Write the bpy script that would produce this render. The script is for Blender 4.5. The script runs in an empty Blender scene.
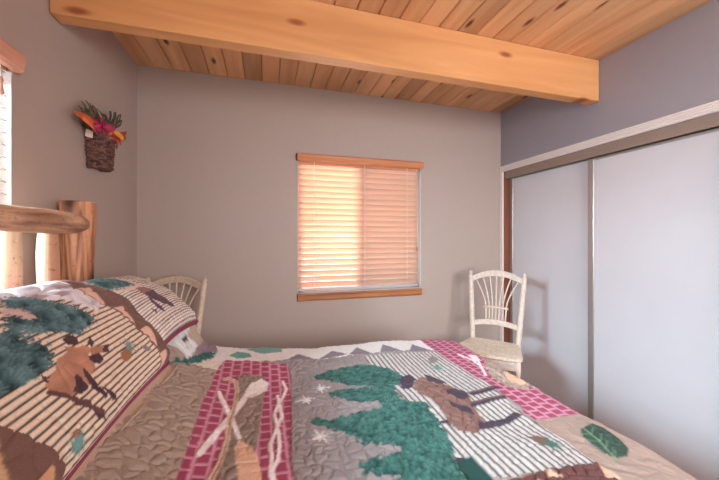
import bpy, math, random
import numpy as np
from mathutils import Vector, Matrix

# ------------------------------------------------------------------ soft surfaces
def vnoise(x, y, seed=0):
    """smooth value noise in 0..1"""
    xi = np.floor(x).astype(np.int64); yi = np.floor(y).astype(np.int64)
    fx = x - xi; fy = y - yi
    fx = fx*fx*(3-2*fx); fy = fy*fy*(3-2*fy)
    def h(a, b):
        n = (a*374761393 + b*668265263 + seed*1442695041) & 0x7fffffff
        n = ((n ^ (n >> 13))*1274126177) & 0x7fffffff
        n = n ^ (n >> 16)
        return (n & 0xffff)/65535.0
    return (h(xi,yi)*(1-fx)+h(xi+1,yi)*fx)*(1-fy) + (h(xi,yi+1)*(1-fx)+h(xi+1,yi+1)*fx)*fy

def cells(x, y, seed=0):
    """distance to the nearest cell border (F2-F1) of a jittered grid"""
    xi = np.floor(x).astype(np.int64); yi = np.floor(y).astype(np.int64)
    f1 = np.full(x.shape, 9.0); f2 = np.full(x.shape, 9.0)
    for dx in (-1,0,1):
        for dy in (-1,0,1):
            a = xi+dx; b = yi+dy
            def h(k):
                n = (a*374761393 + b*668265263 + (seed+k)*1442695041) & 0x7fffffff
                n = ((n ^ (n >> 13))*1274126177) & 0x7fffffff
                n = n ^ (n >> 16)
                return (n & 0xffff)/65535.0
            px = a + .5 + .8*(h(1)-.5); py = b + .5 + .8*(h(2)-.5)
            d = np.hypot(x-px, y-py)
            f2 = np.minimum(f2, np.maximum(f1, d)); f1 = np.minimum(f1, d)
    return f2-f1

def sstep(a, b, x):
    t = np.clip((x-a)/(b-a), 0, 1)
    return t*t*(3-2*t)

ZB = 0.62                       # top of the made bed
XE, YE, YN = 1.225, 1.965, 0.43 # foot edge, far edge, near edge of the quilt top
RE = 0.065
_tx = np.arange(-1.0, 1.6, 0.002)
def _table(xs, ys, w):
    t = np.interp(_tx, xs, ys)
    k = np.exp(-.5*(np.arange(-60,61)*.002/w)**2); k /= k.sum()
    return np.convolve(np.pad(t, 60, mode='edge'), k, mode='valid')
_far = _table([-.75,-.43,-.385,-.33,-.24,-.12,.03,.29,.68,.9,1.1], [.25,.25,.235,.115,.085,.065,.05,.026,.03,.012,.008], .012)
_near = _table([-.75,-.46,-.36,-.25,-.13,0,.3,.68,.9,1.1], [.17,.165,.135,.065,.03,.02,.015,.02,.01,.0], .03)
def quilt_base(X, Y):
    f = sstep(1.45, 1.72, Y)
    b = np.interp(X, _tx, _far)*f + np.interp(X, _tx, _near)*(1-f)
    return ZB + b

def quilt_pos(s, t):
    """flat quilt coordinates (metres, = world x,y on the bed top) -> draped position"""
    R = .15
    cx = np.minimum(s, XE-R); cy = np.clip(t, YN+R, YE-R)
    ex = s-cx; ey = t-cy
    r = np.hypot(ex, ey); rs = np.maximum(r, 1e-6)
    o = r-(R-RE)
    a = np.clip(o, 0, RE*math.pi/2)/RE
    rad = np.minimum(r, R-RE) + RE*np.sin(a)
    d = RE*(1-np.cos(a)) + np.maximum(0, o-RE*math.pi/2)
    # hanging cloth swings out a little in soft folds
    rad = rad + sstep(.06, .30, d)*(.012+.012*np.sin((s+t)*22))
    X = cx + ex/rs*rad; Y = cy + ey/rs*rad
    Z = quilt_base(X, Y) - d
    return X, Y, Z

class Sham:
    """a plump pillow leaning on the headboard: u runs along the bed head, v up the pillow"""
    def __init__(s, c, a, b, t, U, V, droop=0.0, seed=0, full=.46):
        s.c = np.array(c); s.a = a; s.b = b; s.t = t; s.seed = seed; s.droop = droop; s.full = full
        s.U = np.array(U)/np.linalg.norm(U)
        V = np.array(V) - s.U*np.dot(V, s.U); s.V = V/np.linalg.norm(V)
        s.N = np.cross(s.U, s.V)
        if s.N[0] < 0: s.N = -s.N
    def pos(s, u, v, side=1, extra=0.0):
        uu = u*(1-.05*(1-v*v)); vv = v*(1-.07*(1-u*u))
        prof = (np.clip(1-np.abs(u)**2.6,0,1)*np.clip(1-np.abs(v)**2.6,0,1))**s.full
        w = vnoise(u*3+7, v*2.4, s.seed)-.5
        th = side*s.t*prof*(1+.16*w) + extra
        du = s.droop*sstep(.25, 1.0, u)*sstep(-.3, 1.0, v)
        P = [s.c[k] + s.U[k]*s.a*uu + s.V[k]*(s.b*vv-du) + s.N[k]*th for k in range(3)]
        return P

NEAR = Sham((-.548, 1.090, .970), .425, .238, .118, (0.02,1,0), (-.62,0,.79), .105, 3, .36)
FAR = Sham((-.537, 1.692, .983), .278, .200, .090, (0.05,1,-.06), (-.80,0,.62), .105, 11, .38)

F, CY, YAW, EYE = 321.18, 238.914, 0.2864, 1.30
# ------------------------------------------------------------------ end of soft surfaces
# ------------------------------------------------------------------ helpers
SC = bpy.context.scene
COL = SC.collection
rnd = random.Random(7)

def lin(r, g, b):
    def f(c):
        c /= 255.0
        return c/12.92 if c <= .04045 else ((c+.055)/1.055)**2.4
    return (f(r), f(g), f(b), 1.0)

class MB:
    """collects geometry, then links it as ONE mesh object"""
    def __init__(s): s.v = []; s.f = []
    def add(s, vs, fs, M=None):
        n = len(s.v)
        for p in vs:
            p = Vector(p)
            s.v.append(tuple(M @ p) if M is not None else tuple(p))
        s.f += [tuple(i+n for i in f) for f in fs]
    def box(s, x0, x1, y0, y1, z0, z1, M=None):
        s.add([(x0,y0,z0),(x1,y0,z0),(x1,y1,z0),(x0,y1,z0),(x0,y0,z1),(x1,y0,z1),(x1,y1,z1),(x0,y1,z1)],
              [(0,3,2,1),(4,5,6,7),(0,1,5,4),(1,2,6,5),(2,3,7,6),(3,0,4,7)], M)
    def tube(s, pts, r, n=10, M=None, cap=True, squash=1.0):
        pts = [Vector(p) for p in pts]
        if not hasattr(r, '__len__'): r = [r]*len(pts)
        vs = []; fs = []; up = None
        for i, p in enumerate(pts):
            d = (pts[min(i+1,len(pts)-1)]-pts[max(i-1,0)]).normalized()
            if up is None:
                up = Vector((0,0,1)) if abs(d.z) < .9 else Vector((1,0,0))
            a = d.cross(up)
            if a.length < 1e-5: a = d.orthogonal()
            a.normalize(); b = a.cross(d).normalized(); up = b
            for k in range(n):
                t = 2*math.pi*k/n
                vs.append(p + a*math.cos(t)*r[i] + b*math.sin(t)*r[i]*squash)
        for i in range(len(pts)-1):
            for k in range(n):
                fs.append((i*n+k, i*n+(k+1)%n, (i+1)*n+(k+1)%n, (i+1)*n+k))
        if cap:
            fs.append(tuple(range(n-1,-1,-1))); fs.append(tuple((len(pts)-1)*n+k for k in range(n)))
        s.add(vs, fs, M)
    def prism(s, poly, axis, a0, a1, M=None):
        """extrude a 2D polygon along an axis: axis 'x' -> poly in (y,z), 'y' -> (x,z), 'z' -> (x,y)"""
        def P(p, a):
            return (a,p[0],p[1]) if axis == 'x' else (p[0],a,p[1]) if axis == 'y' else (p[0],p[1],a)
        n = len(poly)
        s.add([P(p,a0) for p in poly]+[P(p,a1) for p in poly],
              [tuple(range(n)), tuple(range(2*n-1,n-1,-1))]+[(i,(i+1)%n,n+(i+1)%n,n+i) for i in range(n)], M)
    def build(s, name, mat, parent=None, smooth=False, bevel=0.0, world=True, origin=True):
        me = bpy.data.meshes.new(name)
        off = Vector((0,0,0))
        if parent is None and origin:
            xs, ys, zs = zip(*s.v)
            off = Vector(((min(xs)+max(xs))/2, (min(ys)+max(ys))/2, min(zs)))
        me.from_pydata([tuple(Vector(p)-off) for p in s.v], [], s.f)
        import bmesh
        bm = bmesh.new(); bm.from_mesh(me)
        bmesh.ops.recalc_face_normals(bm, faces=bm.faces)
        bm.to_mesh(me); bm.free()
        o = bpy.data.objects.new(name, me); COL.objects.link(o); o.location = off
        me.materials.append(mat)
        if smooth:
            me.shade_smooth()
        if bevel:
            m = o.modifiers.new('bevel', 'BEVEL'); m.width = bevel; m.segments = 2; m.limit_method = 'ANGLE'; m.angle_limit = math.radians(40)
        if parent is not None: attach(o, parent, world)
        return o

def attach(o, parent, world=True):
    o.parent = parent
    if world and parent.type == 'EMPTY':
        o.matrix_parent_inverse = parent.matrix_basis.inverted()
    elif world and parent.parent is None:
        o.matrix_parent_inverse = parent.matrix_basis.inverted()

def empty(name, loc, label=None, cat=None, group=None, rz=0, kind=None):
    o = bpy.data.objects.new(name, None); COL.objects.link(o)
    o.location = loc; o.rotation_euler = (0,0,rz); o.empty_display_size = .1
    tag(o, label, cat, group, kind)
    return o

def tag(o, label=None, cat=None, group=None, kind=None):
    if label: o['label'] = label
    if cat: o['category'] = cat
    if group: o['group'] = group
    if kind: o['kind'] = kind
    return o

def copy_tree(o, parent=None):
    c = o.copy(); COL.objects.link(c)
    if parent is not None: c.parent = parent
    for ch in list(o.children): copy_tree(ch, c)
    return c

# ------------------------------------------------------------------ materials
def mat(name):
    m = bpy.data.materials.new(name); m.use_nodes = True
    nt = m.node_tree; b = nt.nodes['Principled BSDF']
    return m, nt, b

def plain(name, rgb, rough=.6, metal=0.0, bump=0.0, bscale=60, var=.05, spec=.5):
    m, nt, b = mat(name)
    b.inputs['Roughness'].default_value = rough; b.inputs['Metallic'].default_value = metal
    b.inputs['Specular IOR Level'].default_value = spec
    tc = nt.nodes.new('ShaderNodeTexCoord')
    n = nt.nodes.new('ShaderNodeTexNoise'); n.inputs['Scale'].default_value = bscale; n.inputs['Detail'].default_value = 4
    nt.links.new(tc.outputs['Object'], n.inputs['Vector'])
    r = nt.nodes.new('ShaderNodeValToRGB')
    c = lin(*rgb)
    r.color_ramp.elements[0].color = tuple(x*(1-var*2) for x in c[:3])+(1,); r.color_ramp.elements[0].position = .25
    r.color_ramp.elements[1].color = tuple(min(1,x*(1+var)) for x in c[:3])+(1,); r.color_ramp.elements[1].position = .75
    nt.links.new(n.outputs['Fac'], r.inputs['Fac']); nt.links.new(r.outputs['Color'], b.inputs['Base Color'])
    if bump:
        bp = nt.nodes.new('ShaderNodeBump'); bp.inputs['Strength'].default_value = bump; bp.inputs['Distance'].default_value = .004
        nt.links.new(n.outputs['Fac'], bp.inputs['Height']); nt.links.new(bp.outputs['Normal'], b.inputs['Normal'])
    return m

def wood(name, light, dark, axis='x', scale=1.0, rough=.45, knots=0.0, knot_rgb=(120,62,30), island=0.0, knot_scale=2.2, flecks=0.0, fleck_rgb=(70,40,25), contrast=1.0, plane=None):
    m, nt, b = mat(name); N = nt.nodes.new; L = nt.links.new
    b.inputs['Roughness'].default_value = rough
    tc = N('ShaderNodeTexCoord'); geo = N('ShaderNodeNewGeometry')
    add = N('ShaderNodeVectorMath'); add.operation = 'ADD'
    mul = N('ShaderNodeMath'); mul.operation = 'MULTIPLY'; mul.inputs[1].default_value = 37.0 if island else 0.0
    L(geo.outputs['Random Per Island'], mul.inputs[0])
    L(tc.outputs['Object'], add.inputs[0]); L(mul.outputs[0], add.inputs[1])
    mp = N('ShaderNodeMapping'); st = {'x':(1.2,14,14), 'y':(14,1.2,14), 'z':(14,14,1.2)}[axis]
    mp.inputs['Scale'].default_value = tuple(k*scale for k in st)
    L(add.outputs[0], mp.inputs['Vector'])
    n = N('ShaderNodeTexNoise'); n.inputs['Scale'].default_value = 1.0; n.inputs['Detail'].default_value = 6; n.inputs['Distortion'].default_value = .9
    L(mp.outputs[0], n.inputs['Vector'])
    r = N('ShaderNodeValToRGB')
    r.color_ramp.elements[0].color = lin(*dark); r.color_ramp.elements[0].position = .5-.22/contrast
    r.color_ramp.elements[1].color = lin(*light); r.color_ramp.elements[1].position = .5+.2/contrast
    L(n.outputs['Fac'], r.inputs['Fac'])
    col = r.outputs['Color']
    if knots:
        mk = N('ShaderNodeMapping'); sk = {'x':(.6,1.7,1.7), 'y':(1.7,.6,1.7), 'z':(1.7,1.7,.6)}[axis]
        mk.inputs['Scale'].default_value = tuple(k*knot_scale for k in sk)
        L(add.outputs[0], mk.inputs['Vector'])
        v = N('ShaderNodeTexVoronoi'); v.inputs['Scale'].default_value = 1.0
        if plane:
            sx = N('ShaderNodeSeparateXYZ'); cx = N('ShaderNodeCombineXYZ'); L(mk.outputs[0], sx.inputs[0])
            L(sx.outputs[plane[0]], cx.inputs[0]); L(sx.outputs[plane[1]], cx.inputs[1])
            v.voronoi_dimensions = '2D'; L(cx.outputs[0], v.inputs['Vector'])
        else: L(mk.outputs[0], v.inputs['Vector'])
        rk = N('ShaderNodeValToRGB')
        e = rk.color_ramp.elements
        e[0].position = knots*.35; e[0].color = (1,1,1,1); e[1].position = knots; e[1].color = (0,0,0,1)
        L(v.outputs['Distance'], rk.inputs['Fac'])
        mx = N('ShaderNodeMix'); mx.data_type = 'RGBA'
        L(rk.outputs['Color'], mx.inputs[0]); L(col, mx.inputs[6]); mx.inputs[7].default_value = lin(*knot_rgb)
        col = mx.outputs[2]
    if flecks:
        nf = N('ShaderNodeTexNoise'); nf.inputs['Scale'].default_value = 62; nf.inputs['Detail'].default_value = 6; nf.inputs['Roughness'].default_value = .65
        L(tc.outputs['Object'], nf.inputs['Vector'])
        rf = N('ShaderNodeValToRGB'); rf.color_ramp.elements[0].position = .58; rf.color_ramp.elements[1].position = .70
        rf.color_ramp.elements[0].color = (0,0,0,1); rf.color_ramp.elements[1].color = (flecks,)*3+(1,)
        L(nf.outputs['Fac'], rf.inputs['Fac'])
        mx = N('ShaderNodeMix'); mx.data_type = 'RGBA'
        L(rf.outputs['Color'], mx.inputs[0]); L(col, mx.inputs[6]); mx.inputs[7].default_value = lin(*fleck_rgb)
        col = mx.outputs[2]
    if island:
        hs = N('ShaderNodeHueSaturation')
        mr = N('ShaderNodeMapRange'); mr.inputs['To Min'].default_value = 1-island; mr.inputs['To Max'].default_value = 1+island*.6
        L(geo.outputs['Random Per Island'], mr.inputs['Value']); L(mr.outputs[0], hs.inputs['Value'])
        L(col, hs.inputs['Color']); col = hs.outputs['Color']
    L(col, b.inputs['Base Color'])
    bp = N('ShaderNodeBump'); bp.inputs['Strength'].default_value = .12; bp.inputs['Distance'].default_value = .003
    L(n.outputs['Fac'], bp.inputs['Height']); L(bp.outputs['Normal'], b.inputs['Normal'])
    return m

def painted_wall(name, rgb):
    m, nt, b = mat(name); N = nt.nodes.new; L = nt.links.new
    b.inputs['Roughness'].default_value = .62
    tc = N('ShaderNodeTexCoord')
    n = N('ShaderNodeTexNoise'); n.inputs['Scale'].default_value = 38; n.inputs['Detail'].default_value = 5
    L(tc.outputs['Object'], n.inputs['Vector'])
    r = N('ShaderNodeValToRGB'); c = lin(*rgb)
    r.color_ramp.elements[0].color = tuple(x*.97 for x in c[:3])+(1,); r.color_ramp.elements[1].color = tuple(x*1.03 for x in c[:3])+(1,)
    L(n.outputs['Fac'], r.inputs['Fac']); L(r.outputs['Color'], b.inputs['Base Color'])
    bp = N('ShaderNodeBump'); bp.inputs['Strength'].default_value = .10; bp.inputs['Distance'].default_value = .003
    L(n.outputs['Fac'], bp.inputs['Height']); L(bp.outputs['Normal'], b.inputs['Normal'])
    return m

def cloth(name, rough=.9):
    """printed cotton: colour comes from the mesh's pattern, plus a fine weave"""
    m, nt, b = mat(name); N = nt.nodes.new; L = nt.links.new
    b.inputs['Roughness'].default_value = rough
    b.inputs['Sheen Weight'].default_value = .08; b.inputs['Specular IOR Level'].default_value = .25
    a = N('ShaderNodeVertexColor'); a.layer_name = 'pattern'
    tc = N('ShaderNodeTexCoord')
    n = N('ShaderNodeTexNoise'); n.inputs['Scale'].default_value = 260; n.inputs['Detail'].default_value = 2
    L(tc.outputs['Object'], n.inputs['Vector'])
    mr = N('ShaderNodeMapRange'); mr.inputs['To Min'].default_value = .82; mr.inputs['To Max'].default_value = 1.18
    L(n.outputs['Fac'], mr.inputs['Value'])
    hs = N('ShaderNodeHueSaturation'); L(a.outputs['Color'], hs.inputs['Color']); L(mr.outputs[0], hs.inputs['Value'])
    L(hs.outputs['Color'], b.inputs['Base Color'])
    bp = N('ShaderNodeBump'); bp.inputs['Strength'].default_value = .25; bp.inputs['Distance'].default_value = .002
    L(n.outputs['Fac'], bp.inputs['Height']); L(bp.outputs['Normal'], b.inputs['Normal'])
    return m

def slat_material(name, rgb, trans):
    m, nt, b = mat(name); N = nt.nodes.new; L = nt.links.new
    b.inputs['Base Color'].default_value = lin(*rgb); b.inputs['Roughness'].default_value = .4
    tc = N('ShaderNodeTexCoord'); mp = N('ShaderNodeMapping'); mp.inputs['Scale'].default_value = (2,60,60)
    L(tc.outputs['Object'], mp.inputs['Vector'])
    n = N('ShaderNodeTexNoise'); n.inputs['Scale'].default_value = 1; n.inputs['Detail'].default_value = 4; L(mp.outputs[0], n.inputs['Vector'])
    r = N('ShaderNodeValToRGB'); c = lin(*rgb)
    r.color_ramp.elements[0].color = tuple(x*.8 for x in c[:3])+(1,); r.color_ramp.elements[1].color = tuple(min(1,x*1.12) for x in c[:3])+(1,)
    L(n.outputs['Fac'], r.inputs['Fac']); L(r.outputs['Color'], b.inputs['Base Color'])
    t = N('ShaderNodeBsdfTranslucent'); L(r.outputs['Color'], t.inputs['Color'])
    mx = N('ShaderNodeMixShader'); mx.inputs[0].default_value = trans
    L(b.outputs[0], mx.inputs[1]); L(t.outputs[0], mx.inputs[2])
    L(mx.outputs[0], nt.nodes['Material Output'].inputs['Surface'])
    return m

def glass(name):
    m, nt, b = mat(name); N = nt.nodes.new; L = nt.links.new
    t = N('ShaderNodeBsdfTransparent'); g = N('ShaderNodeBsdfGlossy'); g.inputs['Roughness'].default_value = .02
    f = N('ShaderNodeFresnel'); f.inputs['IOR'].default_value = 1.45
    mx = N('ShaderNodeMixShader'); L(f.outputs[0], mx.inputs[0]); L(t.outputs[0], mx.inputs[1]); L(g.outputs[0], mx.inputs[2])
    L(mx.outputs[0], nt.nodes['Material Output'].inputs['Surface'])
    return m

M = {}
M['wall'] = painted_wall('greige wall paint', (184,164,152))
M['wall_shaded'] = painted_wall('greige wall paint with shade tinted in', (158,150,156))  # closet wall: same paint, its dimmer bluer light put into the colour
M['floor'] = plain('beige carpet', (150,135,120), .95, bump=.6, bscale=300, var=.15)
M['ceiling'] = wood('knotty pine boards', (242,190,140), (212,146,96), 'y', .55, .5, knots=.085, island=.26, knot_scale=2.6, knot_rgb=(104,48,26), plane='XY')
M['beam'] = wood('honey timber', (234,170,112), (206,138,82), 'x', .5, .55, knots=.07, knot_scale=1.9, knot_rgb=(160,84,44), plane='XZ')
M['gap'] = plain('dark gap', (70,40,26), .9)
M['white_paint'] = plain('pale trim paint', (242,226,220), .45, var=.02)
M['door'] = plain('satin white door', (216,206,208), .28, var=.012, bscale=6, spec=.5)
M['stile'] = plain('brushed nickel stile', (176,166,158), .35, .55, var=.03)
M['bright_stile'] = plain('bright stile edge', (214,206,200), .3, .4, var=.02)
M['fascia'] = plain('taupe track fascia', (150,126,112), .55, var=.04)
M['black'] = plain('black track', (28,24,24), .7)
M['jamb'] = wood('reddish jamb', (150,84,54), (110,56,36), 'z', 1.2, .5)
M['vinyl'] = plain('white vinyl frame', (225,222,220), .45, var=.01)
M['glass'] = glass('window glass')
M['blind_wood'] = wood('blind valance wood', (224,150,104), (196,116,74), 'x', 1.5, .4)
M['blind_wood_y'] = wood('blind valance wood along wall', (232,172,146), (206,138,110), 'y', 1.5, .4)
M['sill'] = wood('window sill wood', (200,126,72), (158,92,50), 'x', 1.5, .42)
M['sill_y'] = wood('window sill wood along wall', (200,126,72), (158,92,50), 'y', 1.5, .42)
M['slat'] = slat_material('blind slat', (240,204,180), .36)
M['slat_left'] = slat_material('open blind slat', (238,224,220), .40)
M['cord'] = plain('pale cord', (238,222,208), .8)
M['tassel'] = plain('wooden tassel', (205,150,128), .5)
M['log'] = wood('peeled log', (238,208,172), (196,144,108), 'z', 1.6, .55, knots=.24, knot_rgb=(96,52,30), knot_scale=4.2, flecks=.8, fleck_rgb=(110,68,48), contrast=1.8)
M['log_y'] = wood('peeled log rail', (220,174,138), (146,96,74), 'y', 1.8, .5, knots=.24, knot_rgb=(90,50,32), knot_scale=4.5, flecks=.75, fleck_rgb=(108,70,56), contrast=1.9)
M['post'] = wood('orange log post', (216,152,110), (138,82,56), 'z', 2.6, .6, knots=.2, knot_rgb=(70,36,22), knot_scale=3.1, flecks=.5, fleck_rgb=(104,58,38), contrast=1.9)
M['log_end'] = plain('cut log end', (236,200,140), .6, var=.08)
M['chair'] = plain('whitewashed chair wood', (224,202,186), .5, bump=.15, bscale=45, var=.10)
M['chair_warm'] = plain('blond chair wood', (228,200,176), .5, bump=.15, bscale=45, var=.10)
M['cloth'] = cloth('printed quilt cotton')
M['piping'] = plain('crimson piping', (150,60,84), .85, bump=.3, bscale=120, var=.12)
M['tancloth'] = plain('tan backing cotton', (178,150,130), .9, bump=.4, bscale=140, var=.12)
M['mattress'] = plain('mattress ticking', (220,215,208), .9)
M['twig'] = plain('dark twig', (122,82,70), .7, bump=.6, bscale=60, var=.45)
M['tagpaper'] = plain('price tag paper', (240,215,200), .8, var=.02)

# ------------------------------------------------------------------ room
XL, XR, YB, YF, ZC = -.862, 2.193, 2.60, -1.15, 2.521
FZ = -.07
WT = .13
def struct(name, mb, m, bevel=0.0):
    o = mb.build(name, m, bevel=bevel); tag(o, kind='structure'); return o

b = MB(); b.box(XL-WT, XR+.75, YF-WT, YB+WT, FZ-.12, FZ); struct('floor', b, M['floor'])
# back wall with the window hole
WX0, WX1, WZ0, WZ1 = .252, 1.338, .862, 1.945
b = MB()
b.box(XL-WT, WX0, YB, YB+WT, FZ, ZC); b.box(WX1, XR+.75, YB, YB+WT, FZ, ZC)
b.box(WX0, WX1, YB, YB+WT, FZ, WZ0); b.box(WX0, WX1, YB, YB+WT, WZ1, ZC)
struct('wall_back', b, M['wall'])
# left wall with the window hole
LY0, LY1, LZ0, LZ1 = .50, 1.440, .862, 1.925
b = MB()
b.box(XL-WT, XL, YF, LY0, FZ, ZC); b.box(XL-WT, XL, LY1, YB, FZ, ZC)
b.box(XL-WT, XL, LY0, LY1, FZ, LZ0); b.box(XL-WT, XL, LY0, LY1, LZ1, ZC)
struct('wall_left', b, M['wall'])
# right wall: opening for the closet
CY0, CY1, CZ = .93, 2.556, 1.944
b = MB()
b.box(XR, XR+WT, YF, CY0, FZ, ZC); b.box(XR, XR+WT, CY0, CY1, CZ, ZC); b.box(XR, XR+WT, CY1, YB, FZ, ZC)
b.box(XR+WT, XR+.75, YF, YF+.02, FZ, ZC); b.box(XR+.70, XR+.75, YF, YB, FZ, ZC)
struct('wall_right', b, M['wall_shaded'])
# wall behind the camera, with a window opening added to let in fill light
NX0, NX1, NZ0, NZ1 = .70, 2.10, .70, 2.15
b = MB()
b.box(XL-WT, NX0, YF-WT, YF, FZ, ZC); b.box(NX1, XR+.75, YF-WT, YF, FZ, ZC)
b.box(NX0, NX1, YF-WT, YF, FZ, NZ0); b.box(NX0, NX1, YF-WT, YF, NZ1, ZC)
struct('wall_front', b, M['wall'])
# ceiling: tongue and groove boards running towards the back wall
b = MB(); w = .120; x = XL-.02; g = .006
while x < XR+.02:
    x1 = min(x+w, XR+.08)
    b.prism([(x,ZC+.02),(x,ZC+g),(x+g,ZC),(x1-g,ZC),(x1,ZC+g),(x1,ZC+.02)], 'y', YF-.05, YB+.05)
    x = x1+.003
o = struct('ceiling', b, M['ceiling'])
b = MB(); b.box(XL-WT, XR+.75, YF-WT, YB+WT, ZC+.0205, ZC+.10)
o2 = b.build('ceiling_deck', M['gap'], parent=o)
# beam
BY0, BY1, BZ = 1.641, 1.719, 2.2405
b = MB(); b.box(XL+.003, XR-.003, BY0, BY1, BZ, ZC-.001)
o = b.build('ceiling_beam', M['beam'], bevel=.006)
tag(o, 'thick honey-coloured timber beam crossing the room under the board ceiling', 'beam')

# baseboards
b = MB(); b.box(XL+.001, XR-.06, YB-.013, YB-.001, FZ, FZ+.09); struct('baseboard_back', b, M['white_paint'], .003)
b = MB(); b.box(XL+.001, XL+.013, YF+.01, YB-.015, FZ, FZ+.09); struct('baseboard_left', b, M['white_paint'], .003)

# closet casing: fluted header and side casing
def fluted(width, n=4, depth=.016):
    prof = [(0,0)]
    step = width/(n+.0)
    prof.append((0,depth*.7))
    for i in range(n):
        a = i*step
        prof += [(a+step*.12,depth),(a+step*.72,depth),(a+step*.86,depth*.55)]
    prof += [(width,depth*.6),(width,0)]
    return prof
b = MB(); pr = fluted(.055)
b.prism([(XR-.001-d, 1.997-a) for a, d in pr], 'y', CY0-.06, YB-.002)
struct('trim_1', b, M['white_paint'])
b = MB(); b.prism([(XR-.001-d, CY1+.042-a*.8) for a, d in fluted(.052)], 'z', FZ, 1.941)
struct('trim_2', b, M['white_paint'])
b = MB(); b.prism([(XR-.001-d, CY0-a) for a, d in fluted(.055)], 'z', FZ, 1.941)
struct('trim_3', b, M['white_paint'])
b = MB(); b.box(XR-.002, XR+.10, CY1-.014, CY1-.001, FZ, CZ-.001); struct('trim_4', b, M['jamb'])
b = MB(); b.box(XR+.003, XR+.018, CY0+.002, CY1-.015, CZ-.072, CZ-.001); o = struct('trim_5', b, M['fascia'])
# sliding track
t = empty('closet_track', (XR+.055, 1.74, CZ-.03), kind='structure')
b = MB(); b.box(XR+.020, XR+.095, CY0+.002, CY1-.015, CZ-.05, CZ-.002); b.build('track_rail', M['black'], t)
b = MB(); b.box(XR+.020, XR+.095, CY0+.002, CY1-.015, FZ, FZ+.010); b.build('floor_track', M['stile'], t)

def closet_door(name, y0, y1, x, z1):
    d = empty(name, (x, (y0+y1)/2, FZ+.012), kind='structure')
    sw = .036
    b = MB(); b.box(x+.008, x+.016, y0+sw*.5, y1-sw*.5, FZ+.02, z1-.006); b.build('door_panel', M['door'], d)
    b = MB(); b.box(x, x+.022, y0, y0+(.056 if name == 'door_1' else sw), FZ+.014, z1); b.build('stile', M['stile'], d, bevel=.004)
    b = MB(); b.box(x, x+.022, y1-sw, y1, FZ+.014, z1); b.build('stile', M['stile'], d, bevel=.004)
    b = MB(); b.box(x+.002, x+.020, y0+sw, y1-sw, z1-.014, z1); b.build('top_rail', M['stile'], d)
    b = MB(); b.box(x+.002, x+.020, y0+sw, y1-sw, FZ+.014, FZ+.034); b.build('bottom_rail', M['stile'], d)
    return d
closet_door('door_1', 1.712, CY1-.016, XR+.052, CZ-.062)
closet_door('door_2', CY0+.004, 1.738, XR+.024, CZ-.078)

# ------------------------------------------------------------------ windows and blinds
def window_unit(name, axis, a0, a1, z0, z1, d0, d1, mull=True):
    """axis 'x': window in the back wall (a = x, d = y); axis 'y': window in a side wall (a = y, d = x)"""
    lo, hi = min(d0,d1), max(d0,d1)
    def bx(mb, p0, p1, q0, q1, e0=lo, e1=hi):
        if axis == 'x': mb.box(p0,p1,e0,e1,q0,q1)
        else: mb.box(e0,e1,p0,p1,q0,q1)
    c = ((a0+a1)/2, (lo+hi)/2, z0) if axis == 'x' else ((lo+hi)/2, (a0+a1)/2, z0)
    e = empty(name, c, kind='structure')
    fw = .04; am = (a0+a1)/2
    b = MB(); bx(b,a0,a1,z0,z0+fw); bx(b,a0,a1,z1-fw,z1); bx(b,a0,a0+fw,z0,z1); bx(b,a1-fw,a1,z0,z1)
    b.build('window_frame', M['vinyl'], e, bevel=.003)
    if mull:
        b = MB(); bx(b, am-.03, am+.03, z0+fw, z1-fw); b.build('meeting_stile', M['vinyl'], e, bevel=.003)
    mid = (lo+hi)/2
    b = MB(); bx(b, a0+fw*.8, a1-fw*.8, z0+fw*.8, z1-fw*.8, mid-.002, mid+.002); b.build('pane', M['glass'], e)
    return e
w1 = window_unit('window_1', 'x', WX0+.002, WX1-.002, WZ0+.002, WZ1-.002, YB+.07, YB+.12)
b = MB()
b.box(WX1-.0045, WX1-.0005, YB+.001, YB+.069, WZ0+.001, WZ1-.001); b.box(WX0+.0005, WX0+.0035, YB+.001, YB+.069, WZ0+.001, WZ1-.001)
b.box(WX0+.004, WX1-.005, YB+.001, YB+.069, WZ0+.0005, WZ0+.004)
struct('trim_8', b, M['vinyl'])
sm_, nt_, bs_ = mat('insect screen mesh'); bs_.inputs['Base Color'].default_value = (.10,.10,.11,1)
tr_ = nt_.nodes.new('ShaderNodeBsdfTransparent'); mx_ = nt_.nodes.new('ShaderNodeMixShader'); mx_.inputs[0].default_value = .52
nt_.links.new(tr_.outputs[0], mx_.inputs[1]); nt_.links.new(bs_.outputs[0], mx_.inputs[2]); nt_.links.new(mx_.outputs[0], nt_.nodes['Material Output'].inputs['Surface'])
b = MB(); b.box((WX0+WX1)/2+.02, WX1-.03, YB+.112, YB+.1135, WZ0+.03, WZ1-.03); b.build('insect_screen', sm_, w1)
window_unit('window_2', 'y', LY0+.002, LY1-.002, LZ0+.002, LZ1-.002, XL-.12, XL-.07)
window_unit('window_fill', 'x', NX0+.002, NX1-.002, NZ0+.002, NZ1-.002, YF-.12, YF-.07)  # made-up window out of view, there to admit fill light

# sill board under the back blind
b = MB(); b.prism([(YB-.001,.802),(YB-.016,.802),(YB-.022,.815),(YB-.022,.845),(YB-.030,.850),(YB-.030,.861),(YB-.001,.861)], 'x', WX0-.004, WX1+.000)
struct('trim_6', b, M['sill'], .002)
b = MB(); b.prism([(XL+.001,.802),(XL+.020,.802),(XL+.022,.845),(XL+.030,.850),(XL+.030,.861),(XL+.001,.861)], 'y', LY0-.02, LY1+.005)
struct('trim_7', b, M['sill_y'], .002)

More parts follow.
